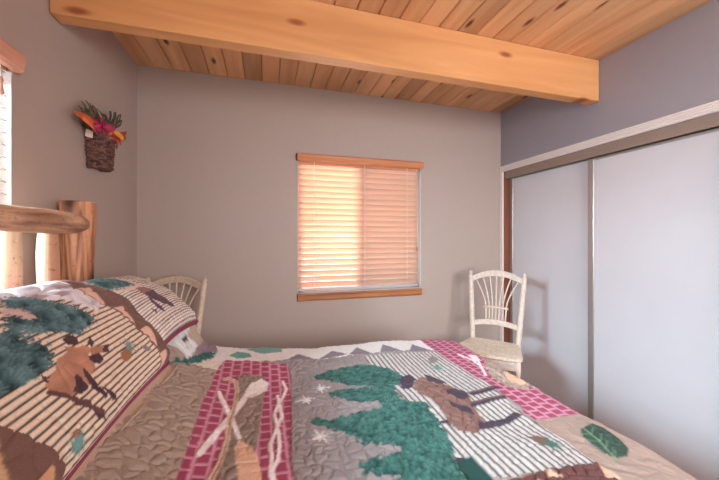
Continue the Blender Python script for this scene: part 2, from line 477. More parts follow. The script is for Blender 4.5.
def slat_profile(w, th, camber, ang):
    pts = []
    n = 6
    top = [(-w/2+w*i/n, camber*(1-(2*i/n-1)**2)+th/2) for i in range(n+1)]
    bot = [(a, c-th) for a, c in reversed(top)]
    ca, sa = math.cos(ang), math.sin(ang)
    return [(a*ca-c*sa, a*sa+c*ca) for a, c in top+bot]

# back blind (closed)
bl = empty('window_blind', ((WX0+WX1)/2, YB+.03, WZ0), 'closed orange-toned wooden slat blind glowing in the back wall window', 'window blind')
b = MB()
b.prism([(YB-.003,1.922),(YB-.022,1.922),(YB-.030,1.934),(YB-.028,1.946),(YB-.034,1.954),(YB-.034,1.972),(YB-.026,1.982),(YB-.003,1.982)], 'x', WX0-.006, WX1+.012)
b.build('valance', M['blind_wood'], bl, bevel=.001)
b = MB(); b.box(WX0-.0095, WX0-.0062, YB-.032, YB-.003, 1.926, 1.98); b.build('valance_end', M['black'], bl)
yc = YB+.030; SX0, SX1 = WX0+.007, WX1-.020
b = MB(); z = .928; k = 0
while z < 1.925:
    pr = slat_profile(.050, .0028, .0035, math.radians(-60))
    b.prism([(yc+a, z+c) for a, c in pr], 'x', SX0, SX1); z += .0462
b.build('slats', M['slat'], bl)
b = MB(); b.box(SX0, SX1, yc-.022, yc+.022, WZ0+.018, WZ0+.038); o = b.build('bottom_rail', M['slat_left'], bl, bevel=.003); o['label'] = 'bottom rail coloured pale like light under the slats'  # pale colour stands in for daylight through the gap below the last slat
b = MB(); b.box(SX0, SX1, yc-.022, yc+.026, 1.905, 1.943); b.build('headrail', M['blind_wood'], bl)
for cx in (.385, .815, 1.205):
    b = MB(); b.tube([(cx, yc-.0225, WZ0+.02),(cx, yc-.0225, 1.925)], .0022, 6)
    b.build('ladder_cord', M['cord'], bl)
b = MB(); b.tube([(1.305, yc-.026, 1.23),(1.302, yc-.026, 1.925)], .0022, 6); cd = b.build('tilt_cord', M['cord'], bl)
b = MB(); b.tube([(1.305, yc-.026, 1.19),(1.305, yc-.026, 1.20),(1.305,yc-.026,1.222),(1.305,yc-.026,1.235)], [.005,.008,.006,.003], 10); b.build('tassel', M['tassel'], cd, smooth=True)

# left blind (open slats)
lb = empty('window_blind', (XL-.03, (LY0+LY1)/2, LZ0), 'open slat blind blown bright by daylight beside the log headboard', 'window blind')
b = MB()
b.prism([(XL+.003,1.893),(XL+.026,1.893),(XL+.034,1.905),(XL+.032,1.918),(XL+.038,1.926),(XL+.038,1.952),(XL+.030,1.962),(XL+.003,1.962)], 'y', LY0-.015, LY1+.008)
b.build('valance', M['blind_wood_y'], lb, bevel=.001)
xc = XL-.030; b = MB(); z = .905
while z < 1.90:
    pr = slat_profile(.050, .0028, .0035, math.radians(-22))
    b.prism([(xc+a, z+c) for a, c in pr], 'y', LY0+.012, LY1-.012); z += .043
b.build('slats', M['slat_left'], lb)
b = MB(); b.box(xc-.022, xc+.022, LY0+.012, LY1-.012, LZ0+.004, LZ0+.022); b.build('bottom_rail', M['blind_wood_y'], lb, bevel=.003)
b = MB(); b.box(xc-.026, xc+.022, LY0+.012, LY1-.012, 1.888, 1.923); b.build('headrail', M['blind_wood_y'], lb)
for cy in (.64, .97, 1.33):
    b = MB(); b.tube([(xc+.026, cy, LZ0+.02),(xc+.026, cy, 1.90)], .0018, 6); b.build('ladder_cord', M['cord'], lb)
b = MB(); b.tube([(xc+.034, 1.385, 1.845),(xc+.034, 1.383, 1.90)], .0018, 6); cd = b.build('tilt_cord', M['cord'], lb)
b = MB(); b.tube([(xc+.034,1.385,1.792),(xc+.034,1.385,1.796),(xc+.034,1.385,1.812),(xc+.034,1.385,1.826),(xc+.034,1.385,1.838),(xc+.034,1.385,1.85)], [.006,.010,.007,.005,.008,.004], 10)
b.build('tassel', M['tassel'], cd, smooth=True)

# ------------------------------------------------------------------ log bed
def log_pts(p0, p1, r, seed, wob=.006, n=26, taper0=None, taper1=None, tl=.12):
    p0 = Vector(p0); p1 = Vector(p1); rr = random.Random(seed); L = (p1-p0).length
    pts = []; rad = []
    ph = [rr.uniform(0,6.28) for _ in range(6)]
    for i in range(n):
        f = i/(n-1); p = p0.lerp(p1, f)
        p = p + Vector((math.sin(f*5+ph[0]), math.sin(f*6+ph[1]), math.sin(f*4+ph[2])))*wob*math.sin(math.pi*f)
        k = r*(1+.05*math.sin(f*9+ph[3])+.03*math.sin(f*17+ph[4]))
        if taper1 and (1-f)*L < tl:
            q = 1-(1-f)*L/tl; k *= 1-(1-taper1)*q**1.8
        if taper0 and f*L < tl:
            q = 1-f*L/tl; k *= 1-(1-taper0)*q**1.8
        pts.append(p); rad.append(k)
    return pts, rad
def log(name, p0, p1, r, m, parent, seed, **kw):
    pts, rad = log_pts(p0, p1, r, seed, **kw)
    # rounded ends
    d0 = (pts[0]-pts[1]).normalized(); d1 = (pts[-1]-pts[-2]).normalized()
    pts = [pts[0]+d0*.006]+pts+[pts[-1]+d1*.006]; rad = [rad[0]*.90]+rad+[rad[-1]*.90]
    b = MB(); b.tube(pts, rad, 22)
    # flats left by the drawknife and a few bumps
    rr = random.Random(seed+5)
    o = b.build(name, m, parent, smooth=True)
    co = np.empty(len(o.data.vertices)*3); o.data.vertices.foreach_get('co', co); co = co.reshape(-1,3)
    ax = int(np.argmax(np.ptp(co, axis=0))); oth = [k for k in range(3) if k != ax]
    ctr = co.mean(axis=0)
    ang = np.arctan2(co[:,oth[1]]-ctr[oth[1]], co[:,oth[0]]-ctr[oth[0]])
    k = 1+.10*(vnoise(np.cos(ang)*1.5+co[:,ax]*7, np.sin(ang)*1.5+seed*3.1, seed)-.5)
    for q in oth: co[:,q] = ctr[q]+(co[:,q]-ctr[q])*k
    o.data.vertices.foreach_set('co', co.ravel()); o.data.update()
    return o
bed = empty('log_bed', (-.30, 1.1, FZ), 'rustic bed with a headboard of thick peeled logs, heaped with pillows', 'bed')
PX = -.778
log('headboard_post', (PX,1.682,FZ), (PX,1.682,1.455), .060, M['post'], bed, 3, wob=.002)
log('headboard_post', (PX,.33,FZ), (PX,.33,1.455), .060, M['post'], bed, 4, wob=.002)
log('headboard_rail', (-.733,.36,1.362), (-.718,1.578,1.362), .042, M['log_y'], bed, 8, wob=.004, taper1=.66, tl=.07)
log('headboard_rail', (-.75,.36,.50), (-.75,1.67,.50), .045, M['log_y'], bed, 9, wob=.004)
for k, y in enumerate((1.415, 1.235, 1.06, .885, .71, .535)):
    log('headboard_spindle', (-.742,y,.50), (-.742,y,1.355), (.030,.031,.029,.03,.031,.03)[k], M['log'], bed, 20+k, wob=.007, taper1=.8, tl=.10)
log('side_rail', (-.75,1.83,.30), (1.10,1.83,.30), .05, M['log_y'], bed, 31)
log('side_rail', (-.75,.58,.30), (1.10,.58,.30), .05, M['log_y'], bed, 32)
for y in (1.80, .61): log('foot_leg', (1.10,y,FZ), (1.10,y,.36), .05, M['post'], bed, 40+int(y*10))
b = MB(); b.box(-.695, 1.13, .53, 1.87, .33, .575)
o = b.build('mattress', M['mattress'], bevel=.05); tag(o, 'thick mattress hidden under the patchwork quilt on the log bed', 'mattress')

# ------------------------------------------------------------------ cloth painting
def inpoly(x, y, poly):
    res = np.zeros(x.shape, bool)
    xs = [p[0] for p in poly]; ys = [p[1] for p in poly]
    sel = (x >= min(xs)) & (x <= max(xs)) & (y >= min(ys)) & (y <= max(ys))
    if not sel.any(): return res
    px = x[sel]; py = y[sel]; c = np.zeros(px.shape, bool)
    n = len(poly)
    for i in range(n):
        x0, y0 = poly[i]; x1, y1 = poly[(i+1) % n]
        if y0 == y1: continue
        k = ((y0 > py) != (y1 > py)) & (px < (x1-x0)*(py-y0)/(y1-y0)+x0)
        c ^= k
    res[sel] = c
    return res
def segdist(x, y, pts):
    d = np.full(x.shape, 9.0)
    for (x0,y0),(x1,y1) in zip(pts[:-1], pts[1:]):
        L = (x1-x0)**2+(y1-y0)**2+1e-12
        t = np.clip(((x-x0)*(x1-x0)+(y-y0)*(y1-y0))/L, 0, 1)
        d = np.minimum(d, np.hypot(x-x0-t*(x1-x0), y-y0-t*(y1-y0)))
    return d
class Paint:
    def __init__(s, x, y):
        s.x = x; s.y = y; s.c = np.ones(x.shape+(4,)); s.h = np.zeros(x.shape); s.kind = np.zeros(x.shape, int)
    def fill(s, mask, rgb, kind=None, h=None):
        s.c[mask] = lin(*rgb)
        if kind is not None: s.kind[mask] = kind
        if h is not None: s.h[mask] = h
    def poly(s, p, rgb, kind=None, h=None, wob=0.0):
        if wob:
            a = (vnoise(s.x*70, s.y*70, 5)-.5)*wob; c = (vnoise(s.x*70+50, s.y*70, 6)-.5)*wob
            m = inpoly(s.x+a, s.y+c, p)
        else: m = inpoly(s.x, s.y, p)
        s.fill(m, rgb, kind, h); return m
    def line(s, pts, w, rgb, kind=None, h=None):
        m = segdist(s.x, s.y, pts) < w; s.fill(m, rgb, kind, h); return m
    def star(s, c, r, rgb, n=8, w=.004, ph=0.0, sx=1.0):
        for k in range(n):
            a = ph+2*math.pi*k/n; rr = r*(1 if k % 2 == 0 else .7)
            d = segdist(s.x, s.y, [c, (c[0]+sx*rr*math.cos(a), c[1]+rr*math.sin(a))])
            q = np.hypot((s.x-c[0])/sx, s.y-c[1])/rr
            s.fill(d < w*(1.15-np.clip(q,0,1)), rgb, 3, .002)

def sheet(name, X, Y, Z, C, m, parent=None, world=True, closed_with=None):
    """grid mesh with a pattern attribute; closed_with = second sheet sharing the rim"""
    nu, nv = X.shape
    co = np.stack([X,Y,Z], -1).reshape(-1,3); col = C.reshape(-1,4)
    idx = np.arange(nu*nv).reshape(nu,nv)
    q = np.stack([idx[:-1,:-1], idx[1:,:-1], idx[1:,1:], idx[:-1,1:]], -1).reshape(-1,4)
    off = np.zeros(3)
    if parent is None:
        off = np.array([(co[:,0].min()+co[:,0].max())/2, (co[:,1].min()+co[:,1].max())/2, co[:,2].min()])
    if closed_with is not None:
        X2,Y2,Z2,C2 = closed_with
        co2 = np.stack([X2,Y2,Z2], -1).reshape(-1,3)
        co = np.concatenate([co, co2]); col = np.concatenate([col, C2.reshape(-1,4)])
        q2 = q[:, ::-1]+nu*nv
        rim = np.concatenate([idx[:,0], idx[-1,1:], idx[-2::-1,-1], idx[0,-2:0:-1]])
        r1 = np.roll(rim, -1)
        qs = np.stack([rim, rim+nu*nv, r1+nu*nv, r1], -1)
        q = np.concatenate([q, q2, qs])
    me = bpy.data.meshes.new(name)
    me.vertices.add(len(co)); me.vertices.foreach_set('co', (co-off).ravel())
    me.loops.add(q.size); me.loops.foreach_set('vertex_index', q.ravel().astype(np.int32))
    me.polygons.add(len(q)); me.polygons.foreach_set('loop_start', (np.arange(len(q))*4).astype(np.int32))
    me.update(calc_edges=True); me.validate()
    me.materials.append(m)
    a = me.color_attributes.new('pattern', 'FLOAT_COLOR', 'POINT')
    a.data.foreach_set('color', col.ravel().astype(np.float32))
    me.shade_smooth()
    o = bpy.data.objects.new(name, me); COL.objects.link(o); o.location = tuple(off)
    if parent is not None: attach(o, parent, world)
    return o

def puff(x, y, size, amp, seed=0):
    """rounded lobes between meandering stitching lines"""
    k = 1.5/size
    wx = (vnoise(x*k, y*k, seed+1)-.5)*.75+(vnoise(x*k*.4, y*k*.4, seed+3)-.5)*.8
    wy = (vnoise(x*k+9, y*k, seed+2)-.5)*.75+(vnoise(x*k*.4+5, y*k*.4, seed+4)-.5)*.8
    e = np.clip(cells(x/size+wx, y/size+wy, seed)*1.35, 0, 1)
    return amp*np.sqrt(1-(1-e)**2)

def soften(c, w=4):
    """one-texel blend so printed edges are not stepped"""
    p = np.pad(c, ((1,1),(1,1),(0,0)), mode='edge')
    return (p[1:-1,1:-1]*w+(p[:-2,1:-1]+p[2:,1:-1]+p[1:-1,:-2]+p[1:-1,2:])*2+p[:-2,:-2]+p[2:,:-2]+p[:-2,2:]+p[2:,2:])/(12+w)

# ------------------------------------------------------------------ quilt
# pattern outlines in quilt metres
Q = {
  'lattice_a': [(-0.192,1.724),(-0.087,1.721),(0.024,1.682),(0.111,1.667),(0.117,1.544),(0.096,1.229),(0.069,0.902),(-0.222,0.935),(-0.222,1.061),(-0.228,1.325),(-0.213,1.616)],
  'taupe_a': [(-0.123,1.574),(-0.066,1.571),(0.0,1.55),(-0.006,1.37),(-0.018,1.118),(-0.027,1.04),(-0.033,0.926),(-0.123,0.941),(-0.12,1.04),(-0.114,1.235),(-0.114,1.472)],
  'blade_a': [(-0.084,1.394),(-0.081,1.448),(-0.057,1.505),(-0.015,1.532),(0.015,1.508),(0.009,1.451),(-0.027,1.397),(-0.063,1.373)],
  'shaft_a': [(-0.081,1.4),(-0.066,1.367),(-0.123,1.202),(-0.18,1.028),(-0.192,1.028),(-0.195,1.043),(-0.159,1.163),(-0.096,1.358)],
  'shaft_b': [(-0.192,1.421),(-0.18,1.433),(-0.144,1.34),(-0.105,1.229),(-0.072,1.112),(-0.084,1.103),(-0.117,1.208),(-0.162,1.331)],
  'blade_b': [(-0.078,1.106),(-0.051,1.073),(-0.024,1.013),(-0.009,0.92),(-0.069,0.932),(-0.081,0.983),(-0.09,1.061)],
  'strap': [(-0.174,1.529),(-0.156,1.547),(-0.126,1.523),(-0.114,1.457),(-0.111,1.343),(-0.12,1.226),(-0.117,1.115),(-0.123,1.004),(-0.138,0.941)],
  'braid_l': [(0.078,1.511),(0.09,1.439),(0.072,1.373),(0.054,1.334),(0.033,1.247),(0.042,1.166),(0.015,1.058),(0.018,0.986),(0.015,0.917)],
  'braid_r': [(0.051,1.394),(0.054,1.334),(0.06,1.226),(0.042,1.166),(0.045,1.052),(0.036,0.974),(0.018,0.932)],
  'tree': [(0.222,1.544),(0.312,1.58),(0.405,1.577),(0.48,1.589),(0.567,1.553),(0.618,1.502),(0.63,1.43),(0.588,1.334),(0.546,1.325),(0.534,1.244),(0.531,1.178),(0.582,1.163),(0.603,1.154),(0.609,1.115),(0.597,1.013),(0.588,0.956),(0.567,0.881),(0.54,0.833),(0.525,0.77),(0.303,0.839),(0.27,0.866),(0.255,0.896),(0.309,0.911),(0.351,0.899),(0.411,0.923),(0.402,0.944),(0.357,0.974),(0.312,0.977),(0.273,1.037),(0.225,1.085),(0.177,1.127),(0.156,1.172),(0.186,1.193),(0.228,1.154),(0.291,1.157),(0.345,1.163),(0.432,1.172),(0.438,1.208),(0.39,1.223),(0.318,1.262),(0.273,1.319),(0.252,1.37),(0.345,1.37),(0.411,1.358),(0.477,1.346),(0.408,1.379),(0.357,1.415),(0.3,1.454),(0.234,1.502)],
  'stripes': [(0.519,1.694),(0.738,1.688),(0.978,1.694),(0.984,1.256),(0.942,0.986),(0.957,0.851),(0.951,0.722),(0.795,0.722),(0.654,0.728),(0.543,0.764),(0.546,1.325)],
  'moose': [(0.642,1.325),(0.702,1.373),(0.756,1.376),(0.777,1.304),(0.789,1.262),(0.819,1.208),(0.813,1.145),(0.783,1.07),(0.762,1.001),(0.741,0.95),(0.693,0.932),(0.657,0.941),(0.633,0.965),(0.63,1.016),(0.642,1.082),(0.645,1.151),(0.633,1.202),(0.618,1.256)],
  'dark1': [(0.741,1.232),(0.798,1.229),(0.831,1.205),(0.819,1.154),(0.771,1.139),(0.744,1.184)],
  'dark2': [(0.831,1.184),(0.909,1.208),(0.996,1.223),(1.035,1.205),(0.942,1.184),(0.834,1.16)],
  'dark3': [(0.792,1.115),(0.858,1.127),(0.981,1.139),(0.972,1.115),(0.846,1.097),(0.78,1.085)],
  'dark4': [(0.732,0.983),(0.792,0.995),(0.855,0.992),(0.924,1.019),(0.942,0.992),(0.852,0.962),(0.753,0.947),(0.714,0.95)],
  'dark5': [(0.708,1.142),(0.741,1.109),(0.768,1.082),(0.759,1.037),(0.729,1.058),(0.702,1.103)],
  'dark6': [(0.621,1.409),(0.675,1.427),(0.669,1.358),(0.618,1.283),(0.573,1.28),(0.588,1.343)],
  'dark7': [(0.744,1.412),(0.777,1.385),(0.801,1.31),(0.759,1.289),(0.723,1.334)],
  'dark8': [(0.606,1.031),(0.633,1.028),(0.627,1.004),(0.6,1.013)],
  'dark9': [(0.54,0.842),(0.573,0.842),(0.57,0.83),(0.537,0.83)],
  'cone1': [(0.849,0.872),(0.882,0.872),(0.897,0.842),(0.885,0.815),(0.852,0.812),(0.837,0.839)],
  'cone2': [(0.861,1.589),(0.915,1.643),(0.933,1.607),(0.897,1.556),(0.849,1.535)],
  'star1': [(0.162,1.322)],
  'star2': [(0.18,1.061)],
  'star3': [(0.237,1.412)],
  'needle1': [(0.888,0.815)],
  'needle2': [(0.855,1.481)],
  'lattice_b': [(0.987,1.862),(0.978,1.694),(0.984,1.256),(0.942,0.986),(0.954,0.971)],
  'latb_bottom': [(0.954,0.971),(1.08,0.959),(1.194,0.944)],
  'taupe_b': [(1.158,1.505),(1.194,1.466),(1.194,1.346),(1.194,1.22),(1.122,1.157),(1.053,1.202),(1.047,1.301)],
  'blade_c': [(1.155,1.352),(1.194,1.316),(1.191,1.235),(1.128,1.193),(1.101,1.256)],
  'blade_d': [(1.125,1.601),(1.161,1.577),(1.143,1.511),(1.101,1.505)],
  'shaft_c': [(1.128,1.514),(1.041,1.337)],
  'shaft_d': [(1.101,1.439),(1.122,1.379),(1.101,1.289),(1.074,1.25)],
  'shaft_e': [(1.194,1.34),(1.194,1.256),(1.194,1.175)],
  'shaft_f': [(1.074,1.625),(1.104,1.535),(1.095,1.439)],
  'leaf': [(1.149,0.887),(1.158,0.845),(1.143,0.788),(1.122,0.746),(1.08,0.722),(1.032,0.725),(1.023,0.746),(1.032,0.797),(1.041,0.836),(1.071,0.869)],
  'midrib': [(1.086,0.869),(1.068,0.797),(1.038,0.737),(1.02,0.71)],
  'saw': [(0.543,0.764),(0.654,0.728),(0.795,0.722),(0.951,0.722),(0.93,0.662)],
  'tri_n1': [(0.768,0.725),(0.789,0.692),(0.747,0.701)],
  'tri_n2': [(0.954,0.719),(0.957,0.653),(0.915,0.665)],
  'tri0': [(0.099,1.715),(0.264,1.718),(0.177,1.811)],
  'tri1': [(0.273,1.721),(0.447,1.748),(0.372,1.826)],
  'tri2': [(0.45,1.739),(0.591,1.703),(0.531,1.853)],
  'tri3': [(0.63,1.724),(0.774,1.727),(0.693,1.853)],
  'tri4': [(0.798,1.7),(0.963,1.706),(0.888,1.844)],
  'greytop': [(0.111,1.667),(0.177,1.7),(0.339,1.721),(0.522,1.703)],
  'teal1': [(-0.18,1.799),(-0.141,1.862),(-0.078,1.841),(-0.066,1.778),(-0.132,1.754)],
  'teal2': [(-0.102,1.898),(-0.039,1.922),(0.09,1.922),(0.093,1.856),(-0.015,1.832)],
  'green': [(-0.387,1.505),(-0.357,1.574),(-0.336,1.658),(-0.3,1.778),(-0.24,1.829),(-0.249,1.739),(-0.288,1.64),(-0.345,1.556)],
  'mauve': [(-0.336,1.667),(-0.333,1.82),(-0.315,1.922),(-0.267,1.946),(-0.237,1.832),(-0.3,1.778)],
  'cream_left': [(-0.213,1.607),(-0.282,1.604),(-0.369,1.496),(-0.387,1.505)],
  'wht': [(-0.378,1.592),(-0.402,1.832),(-0.399,1.922),(-0.387,1.931),(-0.369,1.736)],
  'tanm': [(-0.393,1.925),(-0.369,1.937),(-0.327,1.931),(-0.333,1.838),(-0.357,1.778),(-0.366,1.751)],
  'red1': [(-0.333,1.916),(-0.339,1.937),(-0.312,1.925)],
  'blk': [(-0.378,1.67),(-0.372,1.76),(-0.363,1.721),(-0.369,1.664)],
}

TAN, TAUPE, GREY = (170,148,134), (150,128,116), (156,142,140)
CRIM, CRIML = (166,66,94), (212,146,166)
WHITE, CREAM, DARK = (210,200,194), (232,222,208), (58,40,46)
TEAL, TEALD = (60,112,102), (30,70,64)
MOOSE, PURP = (136,98,88), (72,54,68)
PEACH = (236,190,160)
def lattice(P, m, sx, sy, ox, oy):
    P.fill(m, CRIM, 2)
    col = np.floor((P.x-ox)/sx)
    fx = (P.x-ox)/sx-col; yy = (P.y-oy)/sy+.5*(col % 2); fy = yy-np.floor(yy)
    e = np.minimum(np.minimum(fx,1-fx)*sx, np.minimum(fy,1-fy)*sy)
    e = e+(vnoise(P.x*90,P.y*90,4)-.5)*.003
    ln = m & (e < .0050)
    P.fill(ln, CRIML, 2)
    P.h[m] = .004*(1-np.exp(-e[m]/.005))
def crumple(P, m, size, amp, a, c, seed):
    d = cells(P.x/size+(vnoise(P.x/size,P.y/size,seed)-.5)*1.4, P.y/size+(vnoise(P.x/size+5,P.y/size,seed)-.5)*1.4, seed)
    k = np.clip(vnoise(P.x/size*1.3+3, P.y/size*1.3, seed+9)*.7+.6*(d-.2), 0, 1)[m][:,None]
    A = np.array(lin(*a)); B = np.array(lin(*c))
    P.c[m] = A*(1-k)+B*k
    P.h[m] = amp*(1-np.exp(-d[m]*5))+.002; P.kind[m] = 4
def stripes_on(P, m, coord, pitch, frac, base, dark, wob=.12):
    P.fill(m, base, 3, .001)
    w = coord/pitch+(vnoise(P.x*22, P.y*22, 8)-.5)*wob
    f = w-np.floor(w)
    k = np.clip((frac/2-np.abs(f-.5))/.10+.5, 0, 1)[m][:,None]
    P.c[m] = np.array(lin(*base))*(1-k)+np.array(lin(*dark))*k

s = np.arange(-.70, XE+.34, .0032); t = np.arange(YN-.22, YE+.34, .0032)
S, T = np.meshgrid(s, t, indexing='ij')
P = Paint(S, T)
P.fill(np.ones(S.shape,bool), TAN, 1)
P.fill((T > 1.70) & (S > -.28), (238,234,232), 3)
P.fill((T > 1.60) & (T <= 1.70) & (S < -.2) & (S > -.42), CREAM, 3)
P.fill((S > .05) & (S < .98) & (T < 1.715-.0*S) & (T > .80), GREY, 1)
# border triangles along the far edge, running on to both sides
for k in ('tri0','tri1','tri2','tri3','tri4'): P.poly(Q[k], (140,128,138), 3)
for x0 in np.arange(.0, 1.0, .17):
    P.poly([(x0,1.99),(x0+.16,1.99),(x0+.08,1.90)], (214,214,206), 3)
P.poly(Q['teal1'], (110,165,158), 3); P.poly(Q['teal2'], (120,172,165), 3)
P.fill((T > 1.93), (226,232,226), 3)
# crimson blocks
lattice(P, inpoly(S, T, Q['lattice_a']+[]), .043, .050, -.235, .02)
lattice(P, (S < .075) & (S > -.222) & (T < .94), .043, .050, -.235, .02)
P.poly(Q['taupe_a'], TAUPE, 1); P.fill((S < -.033) & (S > -.123) & (T < .945), TAUPE, 1)
for k in ('blade_a','shaft_a','shaft_b'): P.poly(Q[k], (246,234,230), 3, .003)
P.line([(p[0],p[1]) for p in Q['strap']]+[(-.16,.86)], .0095, (222,190,166), 3, .003)
P.line([(p[0],p[1]) for p in Q['strap']]+[(-.16,.86)], .0018, (150,118,100), 3, .001)
P.poly(Q['blade_b']+[], PEACH, 3, .003); P.fill((S>-.07)&(S<-.009)&(T<.935)&(T>.78), PEACH, 3, .003)
P.line(Q['braid_l']+[(.03,.86)], .0062, (246,232,230), 3, .003); P.line(Q['braid_r']+[(.03,.86)], .0062, (246,232,230), 3, .003)
# right crimson block
mb_ = (S > .979) & (T > .957) & (T < 1.93)
mb_ |= (S > .955) & (S <= .98) & (T > .957) & (T < 1.02)
lattice(P, mb_, .048, .044, .98, .0)
P.poly(Q['taupe_b'], (170,148,132), 1)
for k in ('blade_c',): P.poly(Q[k], PEACH, 3, .003)
P.poly(Q['blade_d'], (240,222,222), 3, .003)
for k in ('shaft_c','shaft_e','shaft_f'): P.line(Q[k], .007, (240,222,222), 3, .003)
P.line(Q['shaft_d'], .006, (226,190,180), 3, .003)
P.fill((T < .957) & (S > .95), (172,144,130), 5)
P.fill((T < .70) & (S > .93), (172,144,130), 5)
# leaf
lm = P.poly(Q['leaf'], (62,92,70), 4, .003)
crumple(P, lm, .02, .003, (34,54,44), (66,94,72), 3)
mr_ = Q['midrib']; P.line(mr_, .0028, (120,140,112), 3)
for i in range(1,6):
    f = i/6; k = f*(len(mr_)-1); j = min(int(k), len(mr_)-2); u = k-j
    c0 = (mr_[j][0]*(1-u)+mr_[j+1][0]*u, mr_[j][1]*(1-u)+mr_[j+1][1]*u)
    for sg in (-1,1):
        P.fill((segdist(S,T,[c0,(c0[0]+sg*.045,c0[1]+.03)]) < .0016) & lm, (110,134,106), 3)
# striped block
stripes_on(P, inpoly(S, T, Q['stripes']), S, .0245, .30, WHITE, DARK)
# bottom border
sm = P.poly([(.40,.722),(.955,.722),(.935,.66),(.935,.40),(.40,.40)], (104,62,58), 1)
P.poly(Q['tri_n1'], PEACH, 3); P.poly(Q['tri_n2'], PEACH, 3)
for x0 in (.42,.54,.66): P.poly([(x0,.62),(x0+.1,.62),(x0+.05,.70)], PEACH, 3)
# tree
P.poly([(.53,.84),(.60,.84),(.60,.72),(.53,.72)], TEALD, 4)
crumple(P, P.poly(Q['tree'], TEAL, 4, wob=.025), .017, .006, TEALD, (92,142,130), 21)
crumple(P, (S > .30) & (S < .53) & (T < .84-.25*abs(S-.45)) & (T > .60), .017, .006, TEALD, (92,142,130), 21)
# moose
mm = P.poly(Q['moose'], MOOSE, 1, .002)
P.c[mm] *= (0.8+.45*vnoise(S*45,T*45,2)[mm])[:,None]; P.c[...,3] = 1
for k in ('dark1','dark2','dark3','dark4','dark5','dark6','dark7','dark8','dark9'): P.poly(Q[k], PURP, 3, .003, wob=.006)
for k in ('dark2','dark3'): P.line([Q[k][0],Q[k][2]], .006, (120,86,78), 3, .003)
P.poly(Q['cone1'], (128,86,66), 4, .003); P.star(Q['needle1'][0], .062, (70,110,98), 14, .0035, .3)
P.poly(Q['cone2'], (140,130,128), 4, .003); P.star(Q['needle2'][0], .07, (110,150,144), 12, .0038, .1, sx=.8)
# snowflakes
P.star(Q['star1'][0], .045, (244,236,234), 8, .0052, .2); P.star(Q['star2'][0], .050, (240,226,220), 8, .0055, .35); P.star(Q['star3'][0], .055, (238,236,240), 8, .005, .0, sx=.9)
# heap by the pillows
P.fill((S < -.335) & (T > 1.60), (222,222,220), 1)
crumple(P, P.poly(Q['green'], TEAL, 4, wob=.02), .017, .005, (34,78,74), (80,140,130), 21)
P.poly(Q['mauve'], (150,130,140), 1)
P.poly(Q['tanm'], (190,168,150), 1); P.poly(Q['blk'], (60,48,56), 3); P.poly(Q['red1'], (170,40,70), 3)
# quilting
pf = np.where(P.kind == 1, puff(S, T, .037, .0105, 2), 0)
pf = np.where(P.kind == 3, P.h+puff(S, T, .045, .0040, 5), pf)
pf = np.where(P.kind == 5, .0035*np.sin(S*70+9*vnoise(S*9,T*14,6))*vnoise(S*12,T*20,7)+puff(S,T,.05,.003,4), pf)
pf = np.where(P.kind == 2, P.h, pf); pf = np.where(P.kind == 4, P.h+.001, pf)
X, Y, Z = quilt_pos(S, T)
P0 = np.stack([X,Y,Z],-1)
du = np.gradient(P0, axis=0); dv = np.gradient(P0, axis=1); nn = np.cross(du, dv); nn /= np.linalg.norm(nn, axis=-1, keepdims=True)+1e-12
big = (vnoise(S*5,T*5,3)-.5)*.012+(vnoise(S*11,T*11,31)-.5)*.006
P1 = P0+nn*(pf+big)[...,None]
quilt = sheet('patchwork_quilt', P1[...,0], P1[...,1], P1[...,2], soften(P.c), M['cloth'])
tag(quilt, 'lodge patchwork quilt with teal tree, moose and crimson brick blocks spread over the bed', 'quilt')

